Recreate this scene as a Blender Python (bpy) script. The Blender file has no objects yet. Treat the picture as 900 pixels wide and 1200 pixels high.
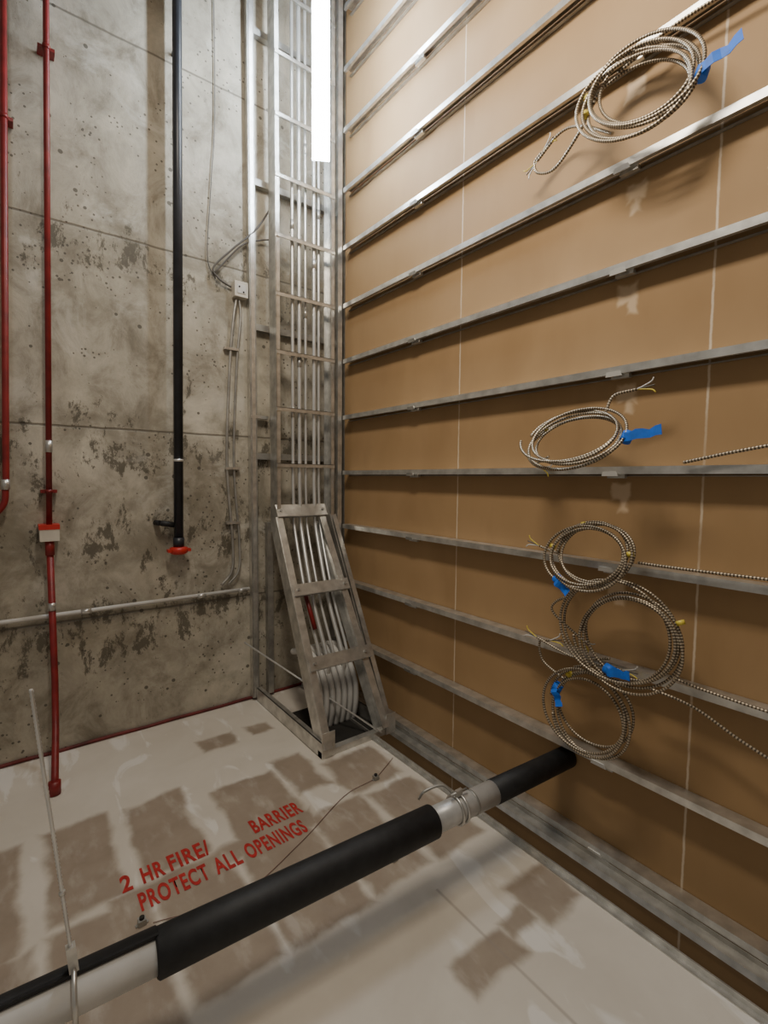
import bpy, math, random
from mathutils import Vector, Matrix
random.seed(7)
scene=bpy.context.scene
D=3.11; W=1.94
# ---------------------------------------------------------------- materials
def nt(name):
    m=bpy.data.materials.new(name); m.use_nodes=True
    n=m.node_tree.nodes; l=m.node_tree.links
    return m,n,l,n['Principled BSDF']
def plain(name,col,rough=.6,metal=0.0,var=.12,scale=25,bump=0.0):
    m,n,l,b=nt(name)
    tc=n.new('ShaderNodeTexCoord'); no=n.new('ShaderNodeTexNoise'); no.inputs['Scale'].default_value=scale; no.inputs['Detail'].default_value=5
    l.new(tc.outputs['Object'],no.inputs['Vector'])
    cr=n.new('ShaderNodeValToRGB'); cr.color_ramp.elements[0].position=.3; cr.color_ramp.elements[1].position=.7
    cr.color_ramp.elements[0].color=(*[c*(1-var) for c in col],1); cr.color_ramp.elements[1].color=(*[min(1,c*(1+var)) for c in col],1)
    l.new(no.outputs['Fac'],cr.inputs['Fac']); l.new(cr.outputs['Color'],b.inputs['Base Color'])
    b.inputs['Roughness'].default_value=rough; b.inputs['Metallic'].default_value=metal
    if bump:
        bp=n.new('ShaderNodeBump'); bp.inputs['Strength'].default_value=bump; bp.inputs['Distance'].default_value=.003
        l.new(no.outputs['Fac'],bp.inputs['Height']); l.new(bp.outputs['Normal'],b.inputs['Normal'])
    return m
GALV=plain('galvanised_steel',(.62,.61,.575),.32,.78,.22,18)
GALV_D=plain('galvanised_steel_dull',(.38,.37,.34),.45,.65,.25,14)
CONDUIT=plain('conduit_steel',(.74,.74,.72),.28,.6,.1,10)
RED=plain('red_conduit_paint',(.22,.016,.016),.42,0,.25,15)
REDB=plain('red_bright_plastic',(.52,.03,.022),.4,0,.1,15)
BLACK=plain('black_pipe_paint',(.022,.024,.03),.4,0,.3,12)
FOAM=plain('black_rubber_insulation',(.011,.011,.012),.6,0,.4,30,.2)
WHITE=plain('white_pvc',(.62,.61,.58),.45,0,.1,10)
GREYP=plain('grey_pipe_jacket',(.52,.51,.49),.38,.3,.18,12)
WHITEBOX=plain('white_box_plastic',(.62,.58,.50),.5,0,.08,20)
BLUE=plain('blue_masking_tape',(.012,.15,.70),.6,0,.15,30)
YEL=plain('yellow_band',(.70,.56,.08),.5,0,.1,30)
AR1=plain('cable_armor_light',(.50,.42,.31),.36,.5,.15,40)
AR2=plain('cable_armor_dark',(.10,.075,.05),.45,.4,.15,40)
DARK=plain('dark_gap',(.02,.018,.015),.9,0,.2,10)
STENCIL=plain('red_stencil_paint',(.44,.018,.015),.6,0,.25,60)
CAULK=plain('red_firestop_caulk',(.13,.016,.014),.6,0,.5,9)
WIRE=plain('dark_wire',(.10,.09,.08),.5,0,.1,20)
PENCIL=plain('thin_brown_wire',(.20,.10,.08),.6,0,.2,20)

def ramp(n,stops,interp='LINEAR'):
    r=n.new('ShaderNodeValToRGB'); e=r.color_ramp.elements; r.color_ramp.interpolation=interp
    while len(e)<len(stops): e.new(.5)
    for i,(p,c) in enumerate(stops):
        e[i].position=p; e[i].color=(*c,1) if len(c)==3 else c
    return r
def mth(n,l,op,a,b=None,c=None):
    x=n.new('ShaderNodeMath'); x.operation=op
    for i,v in enumerate((a,b,c)):
        if v is None: continue
        if isinstance(v,(int,float)): x.inputs[i].default_value=v
        else: l.new(v,x.inputs[i])
    return x.outputs[0]
def mix(n,l,fac,a,b,bt='MIX'):
    x=n.new('ShaderNodeMix'); x.data_type='RGBA'; x.blend_type=bt
    for s,v in ((x.inputs[0],fac),(x.inputs[6],a),(x.inputs[7],b)):
        if isinstance(v,(int,float)): s.default_value=v
        elif isinstance(v,tuple): s.default_value=(*v,1)
        else: l.new(v,s)
    return x.outputs[2]
def noise(n,l,vec,scale,detail=6,rough=.55,dist=0):
    x=n.new('ShaderNodeTexNoise'); x.inputs['Scale'].default_value=scale; x.inputs['Detail'].default_value=detail
    x.inputs['Roughness'].default_value=rough; x.inputs['Distortion'].default_value=dist
    l.new(vec,x.inputs['Vector']); return x.outputs['Fac']
def mapping(n,l,vec,sc=(1,1,1),loc=(0,0,0)):
    x=n.new('ShaderNodeMapping'); x.inputs['Scale'].default_value=sc; x.inputs['Location'].default_value=loc
    l.new(vec,x.inputs['Vector']); return x.outputs[0]
def mrange(n,l,v,a,b,c=0,d=1):
    x=n.new('ShaderNodeMapRange'); l.new(v,x.inputs[0]); x.inputs[1].default_value=a; x.inputs[2].default_value=b
    x.inputs[3].default_value=c; x.inputs[4].default_value=d; x.interpolation_type='SMOOTHSTEP'; return x.outputs[0]
def boxes_sdf(n,l,vec,boxes):
    """min signed distance to axis aligned rectangles (cx,cy,hx,hy) in xy of vec"""
    cur=None
    for cx,cy,hx,hy in boxes:
        s=n.new('ShaderNodeVectorMath'); s.operation='SUBTRACT'; l.new(vec,s.inputs[0]); s.inputs[1].default_value=(cx,cy,0)
        a=n.new('ShaderNodeVectorMath'); a.operation='ABSOLUTE'; l.new(s.outputs[0],a.inputs[0])
        t=n.new('ShaderNodeVectorMath'); t.operation='SUBTRACT'; l.new(a.outputs[0],t.inputs[0]); t.inputs[1].default_value=(hx,hy,0)
        sp=n.new('ShaderNodeSeparateXYZ'); l.new(t.outputs[0],sp.inputs[0])
        d=mth(n,l,'MAXIMUM',sp.outputs[0],sp.outputs[1])
        cur=d if cur is None else mth(n,l,'MINIMUM',cur,d)
    return cur

def concrete():
    m,n,l,b=nt('cast_concrete')
    tc=n.new('ShaderNodeTexCoord'); v=tc.outputs['Object']
    sp=n.new('ShaderNodeSeparateXYZ'); l.new(v,sp.inputs[0]); x,z=sp.outputs[0],sp.outputs[2]
    big=noise(n,l,v,1.3,6,.6,.4)
    c=ramp(n,[(.3,(.30,.27,.21)),(.5,(.43,.39,.315)),(.7,(.54,.50,.42))]); l.new(big,c.inputs[0]); col=c.outputs[0]
    med=noise(n,l,mapping(n,l,v,(1,1,.75)),5,9,.7,.5)
    r=ramp(n,[(.34,(.54,.52,.48)),(.5,(.94,.94,.93)),(.68,(1.22,1.22,1.2))]); l.new(med,r.inputs[0])
    col=mix(n,l,1.0,col,r.outputs[0],'MULTIPLY')
    zz=mth(n,l,'ADD',z,mth(n,l,'MULTIPLY',noise(n,l,v,1.5,2),.25))
    seamd=None
    for zs in (.72,1.25,1.77,2.82):
        d=mth(n,l,'ABSOLUTE',mth(n,l,'SUBTRACT',zz,zs+.05))
        seamd=d if seamd is None else mth(n,l,'MINIMUM',seamd,d)
    near=mrange(n,l,seamd,.0,.4,.11,0)
    near=mth(n,l,'SUBTRACT',near,mrange(n,l,z,2.2,3.6,0,.05))
    st=noise(n,l,mapping(n,l,v,(1,1,1.2),(3,0,1)),2.6,10,.7,.3)
    g1=mrange(n,l,mth(n,l,'ADD',st,near),.50,.70,0,.62)
    col=mix(n,l,g1,col,(.20,.175,.125))
    st2=noise(n,l,mapping(n,l,v,(1.5,1,.8),(7,0,5)),5.5,10,.78,.2)
    stm=mrange(n,l,mth(n,l,'ADD',st2,near),.62,.67,0,.82)
    col=mix(n,l,stm,col,(.08,.068,.046))
    st3=noise(n,l,mapping(n,l,v,(2.4,1,1.0),(2,0,9)),14,8,.8,.1)
    col=mix(n,l,mrange(n,l,st3,.61,.69,0,.65),col,(.10,.088,.062))
    pa=mrange(n,l,noise(n,l,mapping(n,l,v,(1,1,1),(9,2,4)),2.6,8,.65,.6),.55,.7,0,.6)
    col=mix(n,l,pa,col,(.64,.61,.53))
    sl=None
    wz=mth(n,l,'ADD',z,mth(n,l,'MULTIPLY',noise(n,l,v,9,3),.012))
    for zs in (.72,1.77,2.82,3.87):
        d=mth(n,l,'ABSOLUTE',mth(n,l,'SUBTRACT',wz,zs))
        sl=d if sl is None else mth(n,l,'MINIMUM',sl,d)
    slm=mrange(n,l,sl,.002,.009,.75,0)
    col=mix(n,l,slm,col,(.12,.105,.08))
    vo=n.new('ShaderNodeTexVoronoi'); vo.inputs['Scale'].default_value=11; l.new(v,vo.inputs['Vector'])
    gate=mrange(n,l,noise(n,l,v,2.2,3),.45,.6,0,.13)
    hol=mth(n,l,'LESS_THAN',vo.outputs['Distance'],gate)
    vo2=n.new('ShaderNodeTexVoronoi'); vo2.inputs['Scale'].default_value=30; l.new(v,vo2.inputs['Vector'])
    hol2=mth(n,l,'LESS_THAN',vo2.outputs['Distance'],mrange(n,l,noise(n,l,v,3.1,3),.44,.6,0,.19))
    h=mth(n,l,'MAXIMUM',hol,hol2)
    col=mix(n,l,mth(n,l,'MULTIPLY',h,.8),col,(.07,.06,.045))
    l.new(col,b.inputs['Base Color']); b.inputs['Roughness'].default_value=.75
    bp=n.new('ShaderNodeBump'); bp.inputs['Strength'].default_value=.4; bp.inputs['Distance'].default_value=.01
    hh=mth(n,l,'SUBTRACT',mth(n,l,'SUBTRACT',med,mth(n,l,'MULTIPLY',h,.6)),slm)
    l.new(hh,bp.inputs['Height']); l.new(bp.outputs['Normal'],b.inputs['Normal'])
    return m
STUDZ=[-.03,.354,.762,1.16,1.54,1.926,2.313,2.69,3.08,3.46,3.85,4.24,4.63,5.02]
def brown():
    m,n,l,b=nt('brown_shaft_liner_board')
    tc=n.new('ShaderNodeTexCoord'); v=tc.outputs['Object']
    sp=n.new('ShaderNodeSeparateXYZ'); l.new(v,sp.inputs[0]); y,z=sp.outputs[1],sp.outputs[2]
    c=ramp(n,[(.3,(.345,.215,.102)),(.7,(.425,.275,.14))]); l.new(noise(n,l,mapping(n,l,v,(1,1.6,.9)),1.4,4,.5,.3),c.inputs[0]); col=c.outputs[0]
    col=mix(n,l,mrange(n,l,noise(n,l,mapping(n,l,v,(1,3,1.2)),1.8,5,.55),.52,.75,0,.25),col,(.27,.165,.08))
    wy=mth(n,l,'ADD',y,mth(n,l,'MULTIPLY',noise(n,l,v,30,4),.006))
    jd=None
    for ys in (3.09,1.88,.69,-.52,-1.74):
        d=mth(n,l,'ABSOLUTE',mth(n,l,'SUBTRACT',wy,ys)); jd=d if jd is None else mth(n,l,'MINIMUM',jd,d)
    jm=mth(n,l,'MULTIPLY',mrange(n,l,jd,.0015,.006,1,0),mrange(n,l,noise(n,l,v,6,4),.3,.55,.35,.95))
    col=mix(n,l,jm,col,(.66,.54,.40))
    cb=n.new('ShaderNodeCombineXYZ'); l.new(y,cb.inputs[0]); l.new(z,cb.inputs[1])
    dn=n.new('ShaderNodeTexNoise'); dn.inputs['Scale'].default_value=16; l.new(v,dn.inputs['Vector'])
    bx=[(.975+.015*math.sin(i*3),zz-.085,.03,.03) for i,zz in enumerate(STUDZ[3:9])]+[(.965,zz-.13,.014,.03) for zz in STUDZ[3:8]]
    sdf=boxes_sdf(n,l,cb.outputs[0],bx)
    sd=mth(n,l,'ADD',sdf,mth(n,l,'MULTIPLY',mth(n,l,'SUBTRACT',dn.outputs['Fac'],.5),.05))
    col=mix(n,l,mrange(n,l,sd,-.006,.014,.75,0),col,(.68,.52,.35))
    l.new(col,b.inputs['Base Color']); b.inputs['Roughness'].default_value=.7; b.inputs['Specular IOR Level'].default_value=.35
    return m
def floorm():
    m,n,l,b=nt('taped_gypsum_board')
    tc=n.new('ShaderNodeTexCoord'); v=tc.outputs['Object']
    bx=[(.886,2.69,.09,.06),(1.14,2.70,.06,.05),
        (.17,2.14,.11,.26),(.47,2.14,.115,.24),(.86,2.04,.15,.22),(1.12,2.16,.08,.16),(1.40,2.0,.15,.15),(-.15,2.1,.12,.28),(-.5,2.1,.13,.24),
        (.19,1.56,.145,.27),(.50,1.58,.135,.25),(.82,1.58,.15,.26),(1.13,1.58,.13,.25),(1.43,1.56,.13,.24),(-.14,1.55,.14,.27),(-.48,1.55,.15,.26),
        (.62,1.83,.40,.05),(1.50,.97,.10,.09),(1.14,.93,.11,.05),(1.32,.96,.06,.03)]  # near-side paper patches also paint the pipe's shadow band into the board colour
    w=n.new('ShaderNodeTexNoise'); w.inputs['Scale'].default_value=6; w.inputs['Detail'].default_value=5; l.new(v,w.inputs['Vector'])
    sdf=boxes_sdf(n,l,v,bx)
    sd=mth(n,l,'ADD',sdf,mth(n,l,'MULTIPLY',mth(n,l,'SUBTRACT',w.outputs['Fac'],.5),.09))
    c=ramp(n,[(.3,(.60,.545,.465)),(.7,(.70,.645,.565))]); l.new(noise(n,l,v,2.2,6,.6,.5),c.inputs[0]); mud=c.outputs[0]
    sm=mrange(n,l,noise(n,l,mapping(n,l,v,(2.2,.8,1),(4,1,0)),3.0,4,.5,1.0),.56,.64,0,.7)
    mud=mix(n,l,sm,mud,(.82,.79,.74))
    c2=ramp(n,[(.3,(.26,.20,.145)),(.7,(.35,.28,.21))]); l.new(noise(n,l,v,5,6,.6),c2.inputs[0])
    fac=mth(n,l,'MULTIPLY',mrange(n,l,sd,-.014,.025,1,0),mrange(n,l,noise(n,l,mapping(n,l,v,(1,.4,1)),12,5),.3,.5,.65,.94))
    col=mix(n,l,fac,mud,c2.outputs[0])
    sp=n.new('ShaderNodeSeparateXYZ'); l.new(v,sp.inputs[0])
    d=mth(n,l,'ABSOLUTE',mth(n,l,'SUBTRACT',sp.outputs[0],1.19))
    ln=mth(n,l,'MULTIPLY',mrange(n,l,d,.001,.009,.5,0),mth(n,l,'LESS_THAN',sp.outputs[1],1.22))
    col=mix(n,l,ln,col,(.30,.25,.21))
    l.new(col,b.inputs['Base Color']); b.inputs['Roughness'].default_value=.7
    bp=n.new('ShaderNodeBump'); bp.inputs['Strength'].default_value=.2; bp.inputs['Distance'].default_value=.004
    l.new(fac,bp.inputs['Height']); bp.invert=True; l.new(bp.outputs['Normal'],b.inputs['Normal'])
    return m
# ---------------------------------------------------------------- mesh builder
class MB:
    def __init__(s,name): s.name=name; s.v=[]; s.f=[]; s.m=[]; s.sm=[]; s.mats=[]
    def mi(s,mat):
        if mat not in s.mats: s.mats.append(mat)
        return s.mats.index(mat)
    def hexa(s,P,mat):
        o=len(s.v); s.v+=[Vector(p) for p in P]; k=s.mi(mat)
        for f in ((0,3,2,1),(4,5,6,7),(0,1,5,4),(1,2,6,5),(2,3,7,6),(3,0,4,7)):
            s.f.append([o+i for i in f]); s.m.append(k); s.sm.append(False)
    def box(s,a,b,mat):
        x0,y0,z0=a; x1,y1,z1=b
        s.hexa([(x0,y0,z0),(x1,y0,z0),(x1,y1,z0),(x0,y1,z0),(x0,y0,z1),(x1,y0,z1),(x1,y1,z1),(x0,y1,z1)],mat)
    def beam(s,p,q,u,w,h,mat,off=(0,0)):
        p=Vector(p); q=Vector(q); d=(q-p).normalized(); u=Vector(u); u=(u-d*u.dot(d)).normalized(); n=d.cross(u)
        c=u*off[0]+n*off[1]
        def r(o): return [o+c+u*a*w/2+n*b*h/2 for a,b in ((-1,-1),(1,-1),(1,1),(-1,1))]
        s.hexa(r(p)+r(q),mat)
    def tube(s,pts,r,mat,seg=10,mats=None,radii=None,cap=True):
        pts=[Vector(p) for p in pts]; n=len(pts); o=len(s.v)
        t0=(pts[1]-pts[0]).normalized(); up=Vector((0,0,1)) if abs(t0.z)<.9 else Vector((1,0,0))
        nrm=(up-t0*up.dot(t0)).normalized()
        for i in range(n):
            t=(pts[min(i+1,n-1)]-pts[max(i-1,0)]).normalized()
            nrm=(nrm-t*nrm.dot(t)).normalized(); bn=t.cross(nrm)
            rr=radii[i] if radii else r
            for j in range(seg):
                a=2*math.pi*j/seg; s.v.append(pts[i]+nrm*math.cos(a)*rr+bn*math.sin(a)*rr)
        for i in range(n-1):
            k=s.mi(mats[i%len(mats)]) if mats else s.mi(mat)
            for j in range(seg):
                s.f.append([o+i*seg+j,o+i*seg+(j+1)%seg,o+(i+1)*seg+(j+1)%seg,o+(i+1)*seg+j]); s.m.append(k); s.sm.append(True)
        if cap:
            k=s.mi(mat or mats[0])
            s.f.append([o+j for j in range(seg)][::-1]); s.m.append(k); s.sm.append(False)
            s.f.append([o+(n-1)*seg+j for j in range(seg)]); s.m.append(k); s.sm.append(False)
    def build(s,parent=None,bevel=0):
        me=bpy.data.meshes.new(s.name); me.from_pydata([tuple(v) for v in s.v],[],s.f)
        for m in s.mats: me.materials.append(m)
        me.polygons.foreach_set('material_index',s.m); me.polygons.foreach_set('use_smooth',s.sm); me.update()
        ob=bpy.data.objects.new(s.name,me); scene.collection.objects.link(ob)
        if parent: ob.parent=parent
        if bevel:
            md=ob.modifiers.new('bevel','BEVEL'); md.width=bevel; md.segments=2; md.limit_method='ANGLE'
        return ob
def smooth(pts,n=8):
    P=[Vector(p) for p in pts]; P=[P[0]*2-P[1]]+P+[P[-1]*2-P[-2]]; out=[]
    for i in range(1,len(P)-2):
        a,b,c,d=P[i-1:i+3]
        for k in range(n):
            t=k/n; out.append(.5*((2*b)+(-a+c)*t+(2*a-5*b+4*c-d)*t*t+(-a+3*b-3*c+d)*t**3))
    out.append(P[-2]); return out
def resample(pts,step):
    out=[pts[0]]; acc=0
    for a,b in zip(pts,pts[1:]):
        L=(b-a).length
        while acc+L>=step:
            t=(step-acc)/L; a=a+(b-a)*t; L=(b-a).length; out.append(a.copy()); acc=0
            if L<1e-9: break
        acc+=L
    return out
def empty(name):
    e=bpy.data.objects.new(name,None); scene.collection.objects.link(e); return e
# ---------------------------------------------------------------- shell
b=MB('wall_concrete'); b.box((-3,D,-1),(W+.2,D+.2,7),concrete()); b.build()
b=MB('wall_brown'); b.box((W,-2.6,-1),(W+.15,D,7),brown()); b.build()
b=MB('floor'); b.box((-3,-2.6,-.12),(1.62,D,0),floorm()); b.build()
b=MB('floor_gap'); b.box((1.62,-2.6,-1),(W,D,-.9),DARK); b.build()
b=MB('trim_1')
b.box((1.60,-2.6,0),(1.635,D-.02,.004),GALV); b.box((1.622,-2.6,-.09),(1.628,D-.02,.022),GALV); b.box((1.628,-2.6,-.09),(1.67,D-.02,-.085),GALV_D); b.build()
b=MB('trim_2')
pts=[(-3+i*.15,D-.012,.010+.003*math.sin(i*2.3)) for i in range(32)]
b.tube(pts,.010,CAULK,8); b.build()
# ---------------------------------------------------------------- studs
YE=D-.17
for k,z in enumerate(STUDZ):
    b=MB('steel_stud')
    y0,y1=-2.6,YE; o=.062; W_=W-.003
    b.box((W-o,y0,z+.012),(W_,y1,z+.015),GALV)
    b.box((W-o-.003,y0,z-.014),(W-o,y1,z+.015),GALV)
    b.box((W-o,y0,z-.014),(W-o+.014,y1,z-.011),GALV)
    b.box((W-.02,y0,z-.022),(W_,y1,z-.019),GALV_D)
    for yy in (2.2,.99,-.2):
        b.hexa([(W-o-.004,yy-.03,z-.022),(W-o-.004,yy+.035,z-.022),(W-o-.001,yy+.035,z-.022),(W-o-.001,yy-.03,z-.022),
                (W-o-.008,yy-.022,z-.004),(W-o-.008,yy+.03,z-.004),(W-o-.001,yy+.03,z-.004),(W-o-.001,yy-.022,z-.004)],WHITE if yy==.99 else GALV_D)
        b.box((W-.05,yy-.05,z-.030),(W-.03,yy+.02,z-.014),GALV)
    b.build()
b=MB('steel_stud'); b.box((W-.11,-2.6,-.065),(W-.07,YE,-.062),GALV); b.box((W-.113,-2.6,-.09),(W-.11,YE,-.062),GALV); b.box((W-.07,-2.6,-.065),(W-.067,YE,-.045),GALV_D)
b.build()
b=MB('corner_angle'); b.box((W-.006,D-.10,.1),(W-.003,D-.004,6.5),GALV_D); b.box((W-.07,D-.007,.1),(W-.006,D-.004,6.5),GALV_D)
b.box((W-.10,D-.16,.35),(W-.066,D-.12,6.5),GALV); b.build()
# ---------------------------------------------------------------- cable ladder
L=empty('cable_ladder')
XL,XR,YL=1.37,1.80,2.98
b=MB('vertical_rails')
for X,sg in ((XL,1),(XR,-1)):
    b.box((X-.002,YL-.05,1.14),(X+.002,YL+.05,6.5),GALV)
    for yy in (YL-.05,YL+.048):
        b.box((min(X,X+sg*.025),yy,1.14),(max(X,X+sg*.025),yy+.002,6.5),GALV)
b.build(L)
b=MB('rungs')
z=1.57
while z<6.4:
    b.box((XL,YL-.056,z),(XR,YL-.050,z+.024),GALV); b.box((XL,YL-.056,z+.021),(XR,YL-.02,z+.024),GALV); z+=.36
for zz in (1.62,2.45,3.35,4.25):
    b.box((XL-.12,D-.045,zz),(XR+.06,D-.008,zz+.04),GALV_D)
b.box((XL-.12,D-.05,1.885),(XL,D-.02,1.905),GALV)
b.build(L)
b=MB('back_strut')
for X in (1.27,):
    b.box((X-.022,D-.045,.02),(X-.018,D-.004,6.5),GALV); b.box((X+.018,D-.045,.02),(X+.022,D-.004,6.5),GALV); b.box((X-.022,D-.048,.02),(X+.022,D-.045,6.5),GALV_D)
    b.box((X-.012,D-.052,.02),(X+.012,D-.0485,6.5),GALV)
b.box((XL-.01,D-.045,.02),(XL+.03,D-.005,1.2),GALV_D)
b.build(L)
A=Vector((0,2.95,1.22)); B=Vector((0,2.21,.03)); dd=(B-A).normalized(); nn=Vector((0,dd.z,-dd.y))
if nn.y>0: nn=-nn
b=MB('inclined_rails')
for X,sg in ((XL-.02,1),(XR-.09,-1)):
    p=Vector((X,A.y,A.z)); q=Vector((X+(-.07 if X<1.5 else 0),B.y,B.z))
    b.beam(p,q,(1,0,0),.004,.10,GALV)
    b.beam(p,q,(1,0,0),.045,.004,GALV,(sg*.022,-.05)); b.beam(p,q,(1,0,0),.045,.004,GALV,(sg*.022,.05))
b.beam((XR+.0,A.y,A.z+.02),(XR-.04,B.y+.03,B.z),(1,0,0),.032,.04,GALV)
b.beam((XR-.035,A.y,A.z+.02),(XR-.075,B.y+.03,B.z),(1,0,0),.008,.05,GALV_D)
b.build(L)
b=MB('cross_plates')
for t,h in ((-.03,.09),(.36,.075),(.68,.075)):
    c=A+(B-A)*t+nn*.055
    p=Vector((XL-.01-.07*max(t,0),c.y,c.z)); q=Vector((XR-.07,c.y,c.z))
    b.beam(p,q,dd,h,.004,GALV)
    b.beam(p,q,dd,.005,.02,GALV_D,(h/2,0))
    for s_ in (.08,.92):
        cc=p.lerp(q,s_); b.tube([cc,cc+nn*.012],.009,GALV_D,6)
b.build(L)
b=MB('base_frame')
for X in (XL-.10,XR-.09):
    b.box((X,2.19,.0),(X+.004,D-.06,.09),GALV); b.box((X,2.19,0),(X+.05,D-.06,.004),GALV); b.box((X,2.19,.086),(X+.03,D-.06,.09),GALV)
b.box((XL-.10,2.19,0),(XR-.05,2.23,.035),GALV); b.box((XL-.10,2.185,.0),(XL-.02,2.19,.14),GALV); b.box((XR-.10,2.185,.0),(XR-.03,2.19,.12),GALV)
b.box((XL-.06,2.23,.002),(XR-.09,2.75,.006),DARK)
b.build(L)
b=MB('conduits')
xs=[1.50,1.545,1.595,1.655,1.695]
for i,x in enumerate(xs):
    r=(.011,.013,.009,.013,.010)[i]; yy=YL-.015-(.008 if i%2 else 0)
    bx=x-.05; e=A+(B-A)*(.62+.03*(i%2))
    pts=[(x,yy,6.5),(x,yy,3.5),(x,yy,1.45),(x,yy-.01,1.27),(x-.01,yy-.05,1.13),
      (bx,A.y+(B.y-A.y)*.4+.03,A.z+(B.z-A.z)*.4-.02),(bx,e.y+.04,e.z-.04),(bx,e.y+.03,e.z-.14),(bx+.01,e.y+.05,.0)]
    P=[Vector(pts[0]),Vector(pts[1])]+smooth(pts[2:],6)
    b.tube(P,r,CONDUIT,10)
    for zc in (1.9+.33*i,3.1+.25*i): b.tube([(x,yy,zc),(x,yy,zc+.06)],r+.003,GALV,10)
b.tube([(1.44,2.70,.80),(1.445,2.57,.58)],.014,RED,8)
b.build(L)
b=MB('white_bundle')
for i in range(7):
    x=1.40+.042*i
    b.tube(smooth([(x-.01,2.76,.40),(x,2.66,.42),(x+.01,2.55,.37),(x+.015,2.47,.25),(x+.01,2.45,.12),(x,2.47,.0)],6),.019,WHITE,10)
b.build(L)
b=MB('brace_rod'); b.tube([(1.14,2.93,.46),(1.655,2.17,.035)],.0055,CONDUIT,8); b.build(L)
# ---------------------------------------------------------------- concrete wall services
def clamp(b,x,y,z,r,mat=GALV):
    b.tube([(x,y,z-.01),(x,y,z+.01)],r+.003,mat,12); b.box((x-r-.022,y+r*.4,z-.008),(x+r+.022,D-.002,z+.008),mat)
b=MB('red_conduit')
x=.15; y=D-.07
def rx(z): return .15+.026*(z-1.2)
b.tube([(rx(6.5),y,6.5),(rx(3.5),y,3.5),(x,y,1.2)],.0135,RED,12); b.tube([(x,y,1.2),(x,y,.42),(x-.01,y-.1,.2),(x-.03,2.72,.07),(x-.035,2.69,.0)],.016,RED,12)
b.tube([(x-.035,2.69,.0),(x-.033,2.70,.06)],.026,RED,12)
b.tube([(rx(1.62),y,1.62),(rx(1.7),y,1.68)],.017,GALV,12)
b.box((x-.042,y-.03,1.165),(x+.042,D-.004,1.225),WHITEBOX); b.box((x-.045,y-.032,1.225),(x+.045,D-.004,1.25),REDB)
b.tube([(x,y,1.09),(x,y,1.165)],.021,RED,12)
b.tube([(x,y,.80),(x,y,.84)],.019,GALV,12)
for zc in (1.42,3.6): clamp(b,rx(zc),y,zc,.0135,RED)
b.build()
b=MB('red_conduit')
def rx2(z): return -.02+.03*(z-1.4)
b.tube([(rx2(6.5),y,6.5),(rx2(1.55),y,1.55),(rx2(1.46),y,1.46)]+smooth([(-.02,y,1.44),(-.03,y,1.36),(-.08,y,1.30),(-.15,y,1.29)],5)+[(-.9,y,1.29)],.0145,RED,12)
b.tube([(-.02,y,1.43),(-.02,y,1.48)],.019,GALV,12)
clamp(b,rx2(3.2),y,3.2,.014,RED)
b.build()
b=MB('black_drop_pipe')
x=.785; y=3.04
b.tube([(x+.085,y,6.5),(x,y,1.11)],.026,BLACK,16)
b.tube([(x+.007,y,1.59),(x+.007,y,1.605)],.029,CONDUIT,16)
b.tube([(x,y,1.08),(x,y,1.14)],.031,BLACK,16)
b.tube([(x-.10,y+.01,1.23),(x-.02,y+.01,1.215)],.016,FOAM,10); b.tube([(x-.10,y+.01,1.23),(x-.11,D-.002,1.23)],.016,FOAM,10)
b.tube([(x,y,1.04),(x,y,1.05),(x,y,1.08),(x,y,1.085)],.05,REDB,20,radii=[.035,.05,.05,.03])
b.box((x-.065,y-.02,1.055),(x+.065,y+.02,1.072),REDB)
b.tube([(x,y,1.038),(x,y,1.042)],.02,WHITE,12)
b.box((x+.03,y-.008,3.9),(x+.05,D-.002,3.92),BLACK)
b.build()
b=MB('junction_box')
b.box((1.15,D-.06,2.63),(1.235,D-.004,2.725),WHITEBOX); b.box((1.165,D-.063,2.65),(1.22,D-.06,2.705),WHITE)
b.tube([(1.178,D-.06,2.69),(1.178,D-.066,2.69)],.006,DARK,8); b.tube([(1.205,D-.06,2.66),(1.205,D-.066,2.66)],.006,DARK,8)
b.build(bevel=.003)
b=MB('wall_flex_conduit')
for dx,r in ((0,.009),(.045,.008)):
    b.tube(smooth([(1.17+dx*.4,D-.03,2.62),(1.15+dx,D-.03,2.5),(1.125+dx,D-.02,2.2),(1.10+dx,D-.02,1.6),(1.13+dx,D-.02,1.1),(1.12+dx,D-.03,.90),(1.05+dx,D-.03,.81)],8),r,GALV_D,8)
for zc in (2.3,1.55,1.2): b.box((1.09,D-.035,zc),(1.18,D-.004,zc+.015),GALV)
b.build()
b=MB('wall_wires')
b.tube(smooth([(1.14,D-.02,2.69),(1.06,D-.03,2.72),(1.03,D-.03,2.78),(1.15,D-.04,2.92),(1.30,D-.05,3.08),(1.42,D-.06,3.28)],6),.006,WIRE,8)
b.tube(smooth([(1.03,D-.02,2.74),(1.20,D-.03,2.95),(1.32,D-.03,3.02),(1.43,D-.05,3.05)],6),.005,WIRE,8)
b.tube(smooth([(1.05,D-.01,2.72),(1.0,D-.01,2.85),(1.03,D-.01,3.3),(1.06,D-.01,3.9),(1.05,D-.01,6)],6),.003,WIRE,6)
b.build()
b=MB('horizontal_conduit')
b.tube([(-2.5,D-.03,.755),(1.235,D-.03,.765)],.012,WHITE,10)
for xx in (-.8,.28,.9,1.16): b.tube([(xx,D-.03,.76),(xx+.05,D-.03,.76)],.015,GALV,10)
b.build()
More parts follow.
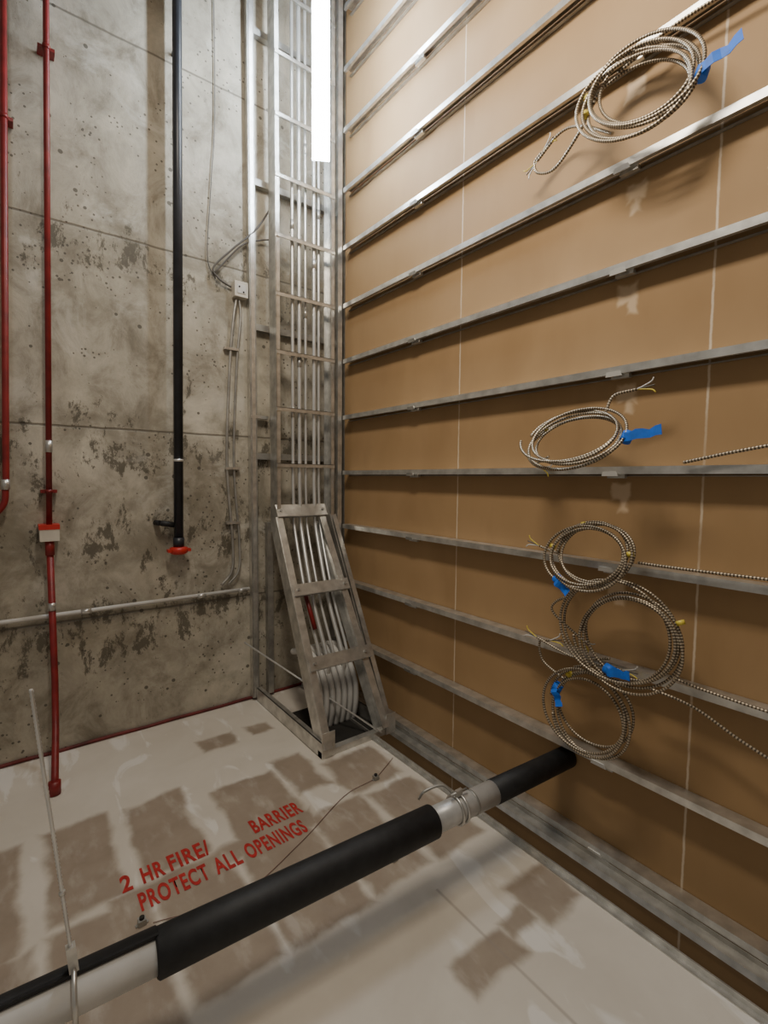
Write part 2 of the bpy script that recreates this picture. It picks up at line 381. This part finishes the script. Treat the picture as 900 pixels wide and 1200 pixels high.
# ---------------------------------------------------------------- big pipe near floor
P0=Vector((1.94,1.165,.27)); P1=Vector((-.9,1.375,.27))
def pp(x): t=(P0.x-x)/(P0.x-P1.x); return P0.lerp(P1,t)
ax=(P1-P0).normalized()
PI=empty('insulated_pipe')
b=MB('insulation_main'); b.tube([pp(1.17),pp(1.165),pp(.9),pp(.6),pp(.26),pp(.255)],.06,FOAM,32,radii=[.050,.056,.057,.0565,.057,.052]); b.build(PI)
b=MB('insulation_end'); b.tube([pp(1.935),pp(1.47),pp(1.465)],.046,FOAM,32,radii=[.046,.047,.04]); b.build(PI)
b=MB('pipe_bare'); b.tube([pp(1.5),pp(1.10)],.045,GREYP,32); b.tube([pp(1.36),pp(1.352)],.047,GALV_D,32)
b.tube([pp(.28),pp(-.9)],.046,WHITE,32); b.build(PI)
u=ax.cross(Vector((0,0,1))).normalized(); zz=Vector((0,0,1))
if u.y<0: u=-u
b=MB('insulation_split')
ring=[]; N=18
for ri,rr in ((0,.049),(1,.060)):
    for i in range(N+1):
        a=math.radians(-60+ i*160/N); ring.append((u*math.cos(a)+zz*math.sin(a))*rr)
k=b.mi(FOAM)
for xx in (.262,-.9): b.v+= [pp(xx)+r for r in ring]
M=2*(N+1)
for i in range(N):
    b.f.append([i,i+1,M+i+1,M+i]); b.f.append([N+1+i,M+N+1+i,M+N+2+i,N+2+i]); b.f.append([i,N+1+i,N+2+i,i+1]); b.f.append([M+i,M+i+1,M+N+2+i,M+N+1+i])
    b.m+=[k]*4; b.sm+=[True,True,False,False]
for i in (0,N): b.f.append([i,M+i,M+N+1+i,N+1+i]); b.m.append(k); b.sm.append(False)
b.build(PI)
b=MB('hanger_clamp')
def ringpts(c,r,n=28): return [c+u*math.cos(2*math.pi*i/n)*r+zz*math.sin(2*math.pi*i/n)*r for i in range(n+1)]
b.tube(ringpts(pp(1.30),.050),.005,GALV,8); b.tube(ringpts(pp(1.275),.050),.005,GALV,8)
b.tube(smooth([pp(1.30)+u*.04+zz*.03,pp(1.27)+u*.07+zz*.06,pp(1.20)+u*.09+zz*.05,pp(1.18)+u*.10+zz*.02],5),.005,GALV_D,8)
b.beam(pp(1.29)+zz*.05,pp(1.29)+zz*.075,(1,0,0),.03,.012,GALV); b.tube([pp(1.33)+zz*.065,pp(1.25)+zz*.065],.005,GALV_D,8)
b.build(PI)
b=MB('threaded_rod')
c=pp(.08)
b.tube(ringpts(c,.066),.006,GALV,8)
p=c+zz*.06; q=Vector((.02,c.y+.0,1.03)); n_=140
b.tube([p.lerp(q,i/n_) for i in range(n_+1)],.005,CONDUIT,8,radii=[.0046 if i%2 else .0037 for i in range(n_+1)])
b.beam(p,p.lerp(q,.09),(1,0,0),.02,.02,GALV); b.tube([p.lerp(q,.28),p.lerp(q,.295)],.007,GALV,6)
b.build(PI)
for (x,y_) in ((1.40,1.88),(.30,1.71),(1.15,1.42)):
    b=MB('floor_clip'); b.box((x-.012,y_-.012,0),(x+.012,y_+.012,.02),GALV_D); b.tube([(x,y_,.02),(x,y_,.028)],.008,DARK,8); b.box((x-.02,y_-.006,0),(x+.02,y_+.006,.004),GALV_D); b.build()
b=MB('floor_wire'); b.tube(smooth([(.33,1.69,.004),(.6,1.62,.004),(.9,1.72,.004),(1.2,1.86,.004),(1.38,1.88,.004)],8),.0013,PENCIL,6)
b.tube(smooth([(1.42,1.89,.004),(1.5,1.93,.004),(1.58,1.97,.006)],8),.0013,PENCIL,6); b.build()
# ---------------------------------------------------------------- stencil text
T=empty('fire_barrier_stencil')
def text(s,x0,x1,y0,h,nm):
    cu=bpy.data.curves.new(nm,'FONT'); cu.body=s; cu.size=1; cu.offset=.032; cu.extrude=0; cu.space_character=1.14
    ob=bpy.data.objects.new(nm,cu); scene.collection.objects.link(ob); bpy.context.view_layer.update()
    me=bpy.data.meshes.new_from_object(ob); bpy.data.objects.remove(ob)
    X=[v.co.x for v in me.vertices]; Y=[v.co.y for v in me.vertices]
    a,b_,c,d=min(X),max(X),min(Y),max(Y)
    for v in me.vertices:
        v.co=Vector((x0+(v.co.x-a)/(b_-a)*(x1-x0),y0+(v.co.y-c)/(d-c)*h,.0015))
    me.materials.append(STENCIL); o2=bpy.data.objects.new(nm,me); scene.collection.objects.link(o2); o2.parent=T
text('2',.270,.306,1.882,.088,'digit'); text('HR',.340,.418,1.882,.088,'word_hr'); text('FIRE/',.436,.59,1.882,.092,'word_fire')
text('BARRIER',.770,1.0,1.882,.088,'word_barrier')
text('PROTECT',.310,.548,1.760,.090,'word_protect'); text('ALL',.572,.674,1.760,.090,'word_all'); text('OPENINGS',.698,.960,1.760,.090,'word_openings')
# ---------------------------------------------------------------- armored cable coils
FX=W-.075
def cable(b,pts,r=.0060):
    P=resample(pts,.005)
    b.tube(P,r,AR1,6,mats=[AR1,AR2],radii=[r if i%2 else r*.86 for i in range(len(P))])
def coil(cy,cz,ry,rz,turns,tilt,seed,tails,tape,yel=(),ph=0,xoff=0,skew=0,jit=1.0,r=.0060):
    rnd=random.Random(seed); b=MB('cable_coil'); pts=[]
    n=int(turns*36)
    offs=[(rnd.uniform(-.028,.028)*jit,rnd.uniform(-.022,.022)*jit,rnd.uniform(1-.16*jit,1.04)) for _ in range(int(turns)+3)]
    def P(a,sc=1,oy=0,oz=0,dx=0):
        y=math.cos(a)*ry*sc+oy; z=math.sin(a)*rz*sc+oz+skew*math.cos(a)*ry
        return Vector((FX-.012-xoff-dx-tilt*(1-math.sin(a))*rz,cy+y,cz+z))
    for i in range(n):
        t=i/36; k=int(t); f=t-k; f=f*f*(3-2*f)
        oy=offs[k][0]*(1-f)+offs[k+1][0]*f; oz=offs[k][1]*(1-f)+offs[k+1][1]*f; sc=offs[k][2]*(1-f)+offs[k+1][2]*f
        pts.append(P(ph+2*math.pi*t,sc,oy,oz,.011*(2+2*math.sin(t*1.7))))
    cable(b,pts,r)
    for t in tails:
        S=smooth(t,14); cable(b,S,r)
        if t[-1][1]>.85:   # stripped conductors at the free end
            e=S[-1]; d=(S[-1]-S[-3]).normalized()
            for j,(mt,a_) in enumerate(((YEL,-.5),(WIRE,0),(WHITE,.5))):
                s_=Vector((-.01*j,d.z*a_,-d.y*a_))
                b.tube(smooth([e,e+d*.02+s_*.01,e+d*.05+s_*.03,e+d*.06+s_*.055],4),.0026,mt,6)
    for (ta,ln,dy,dz,sc) in tape:
        c=P(ta,sc,0,0,.02); tang=(P(ta+.1,sc,0,0,.02)-c).normalized()
        b.tube([c-tang*.018,c+tang*.018],.02,BLUE,12)
        d=Vector((-.02,dy,dz)).normalized(); wv=Vector((0,-d.z,d.y)).normalized()
        for i in range(6):
            f=lambda j: c+d*ln*j/6+Vector((-.022-.006*math.sin(j*1.3),0,0))+wv*.004*math.sin(j*2)
            p=f(i); q=f(i+1); w0=.016-.002*math.sin(i*1.9); w1=.016-.002*math.sin((i+1)*1.9)
            b.hexa([p-wv*w0,p+wv*w0,p+wv*w0+Vector((.002,0,0)),p-wv*w0+Vector((.002,0,0)),q-wv*w1,q+wv*w1,q+wv*w1+Vector((.002,0,0)),q-wv*w1+Vector((.002,0,0))],BLUE)
    for a in yel:
        c=P(a,1,0,0,.015); tang=(P(a+.1,1,0,0,.015)-c).normalized()
        b.tube([c-tang*.008,c+tang*.008],.014,YEL,10)
    b.build()
X=FX-.012; pi=math.pi
coil(.905,2.875,.205,.165,7,.2,1,[[(X-.02,1.0,3.0),(X,.84,3.05),(X,.65,3.045),(X,.40,3.03),(X,.1,3.02),(X,-.6,3.0)],[(X-.05,1.07,2.93),(X-.02,1.16,2.86),(X,1.27,2.80),(X,1.35,2.82),(X,1.37,2.87),(X,1.33,2.90)],[(X-.04,1.0,2.78),(X-.01,1.15,2.90),(X,1.25,2.93),(X,1.36,2.87)]],[(pi+.12,.12,-1,.20,1)],(-.2,.2),skew=.28,jit=1.2,r=.0064)
coil(1.075,1.655,.205,.115,5,.7,2,[[(X,.72,1.565),(X,.55,1.60),(X,.4,1.62),(X,0,1.64),(X,-.5,1.64)],[(X-.05,.98,1.76),(X-.03,.96,1.82),(X-.02,.88,1.835)],[(X-.02,1.24,1.60),(X,1.32,1.57),(X,1.30,1.56)]],[(pi,.13,-1,.12,1)],(.6,),jit=1.4)
coil(1.02,1.20,.165,.125,6,.35,3,[[(X,.86,1.195),(X,.7,1.195),(X,.4,1.20),(X,0,1.205),(X,-.5,1.21)],[(X-.02,1.17,1.19),(X,1.25,1.20),(X,1.29,1.21)]],[(-.95,.07,-.7,-.5,1)],(.2,2.9,1.3),xoff=.01,jit=1.2,r=.0056)
coil(.875,.925,.215,.19,6,.1,4,[[(X,.72,.80),(X,.6,.79),(X,.4,.785),(X,.1,.79),(X,-.5,.79)],[(X-.01,.8,.74),(X,.65,.72),(X,.5,.66),(X,.3,.60),(X,0,.53),(X,-.5,.42)],[(X-.02,1.10,1.03),(X-.01,1.19,.98),(X-.01,1.2,.93),(X,1.08,.85)],[(X,.95,.80),(X,1.1,.76),(X-.01,1.28,.80)]],[(-1.35,.09,-1,.1,.75)],(-.5+pi,),xoff=.02,jit=1.5,r=.0056)
coil(1.0,.575,.165,.155,5,.1,5,[[(X-.02,1.13,.66),(X,1.25,.70),(X,1.27,.78),(X,1.22,.80)],[(X,1.1,.72),(X,1.0,.76),(X,.9,.77)]],[(.35,.07,-.4,-1,.95)],(.9,),xoff=.015,r=.0056)
# ---------------------------------------------------------------- lamp
def emis(name,col,st):
    m=bpy.data.materials.new(name); m.use_nodes=True; n=m.node_tree.nodes; l=m.node_tree.links
    n.remove(n['Principled BSDF']); e=n.new('ShaderNodeEmission'); e.inputs[0].default_value=(*col,1); e.inputs[1].default_value=st
    l.new(e.outputs[0],n['Material Output'].inputs[0]); return m
LE=emis('led_diffuser',(.78,.89,1.0),118)
b=MB('led_strip_light')
lx,ly,z0,z1=1.49,2.58,3.34,4.6
dr=Vector((-lx,-ly,0)).normalized(); sd=Vector((dr.y,-dr.x,0))
b.beam(Vector((lx,ly,z0)),Vector((lx,ly,z1+.01)),sd,.07,.03,WHITE)
c=Vector((lx,ly,0))-dr*.005; k=b.mi(LE); o=len(b.v); N=14
for z in (z0,z1):
    for i in range(N+1):
        a=math.radians(-100+200*i/N); b.v.append(c+Vector((0,0,z))+sd*math.sin(a)*.050+dr*math.cos(a)*.055)
for i in range(N): b.f.append([o+i,o+i+1,o+N+2+i,o+N+1+i]); b.m.append(k); b.sm.append(True)
b.f.append([o+i for i in range(N+1)]); b.m.append(k); b.sm.append(False)
b.f.append([o+N+1+i for i in range(N+1)]); b.m.append(b.mi(WHITE)); b.sm.append(False)
b.tube([(lx,ly,z1),(lx,ly,6.5)],.004,GALV,6)
b.build()
def area(name,loc,tgt,sx,sy,pw,col):
    li=bpy.data.lights.new(name,'AREA'); li.shape='RECTANGLE'; li.size=sx; li.size_y=sy; li.energy=pw; li.color=col
    o=bpy.data.objects.new(name,li); scene.collection.objects.link(o); o.location=loc
    o.rotation_euler=(Vector(tgt)-Vector(loc)).to_track_quat('-Z','Y').to_euler(); return o
area('overhead_lamp',(.45,1.15,3.95),(1.75,1.2,2.5),1.0,.3,56,(1,.90,.76))
w=bpy.data.worlds.new('world'); scene.world=w; w.use_nodes=True
w.node_tree.nodes['Background'].inputs[0].default_value=(.95,.87,.77,1); w.node_tree.nodes['Background'].inputs[1].default_value=.20
# ---------------------------------------------------------------- camera
cam=bpy.data.cameras.new('camera'); co=bpy.data.objects.new('camera',cam); scene.collection.objects.link(co); scene.camera=co
cam.sensor_fit='VERTICAL'; cam.sensor_height=24; cam.lens=24*572/1200; cam.clip_start=.02
M=Matrix.Rotation(math.radians(-37.4),4,'Z')@Matrix.Rotation(math.radians(90-3.9),4,'X')@Matrix.Rotation(math.radians(.5),4,'Z')
M.translation=Vector((0,0,1.5)); co.matrix_world=M
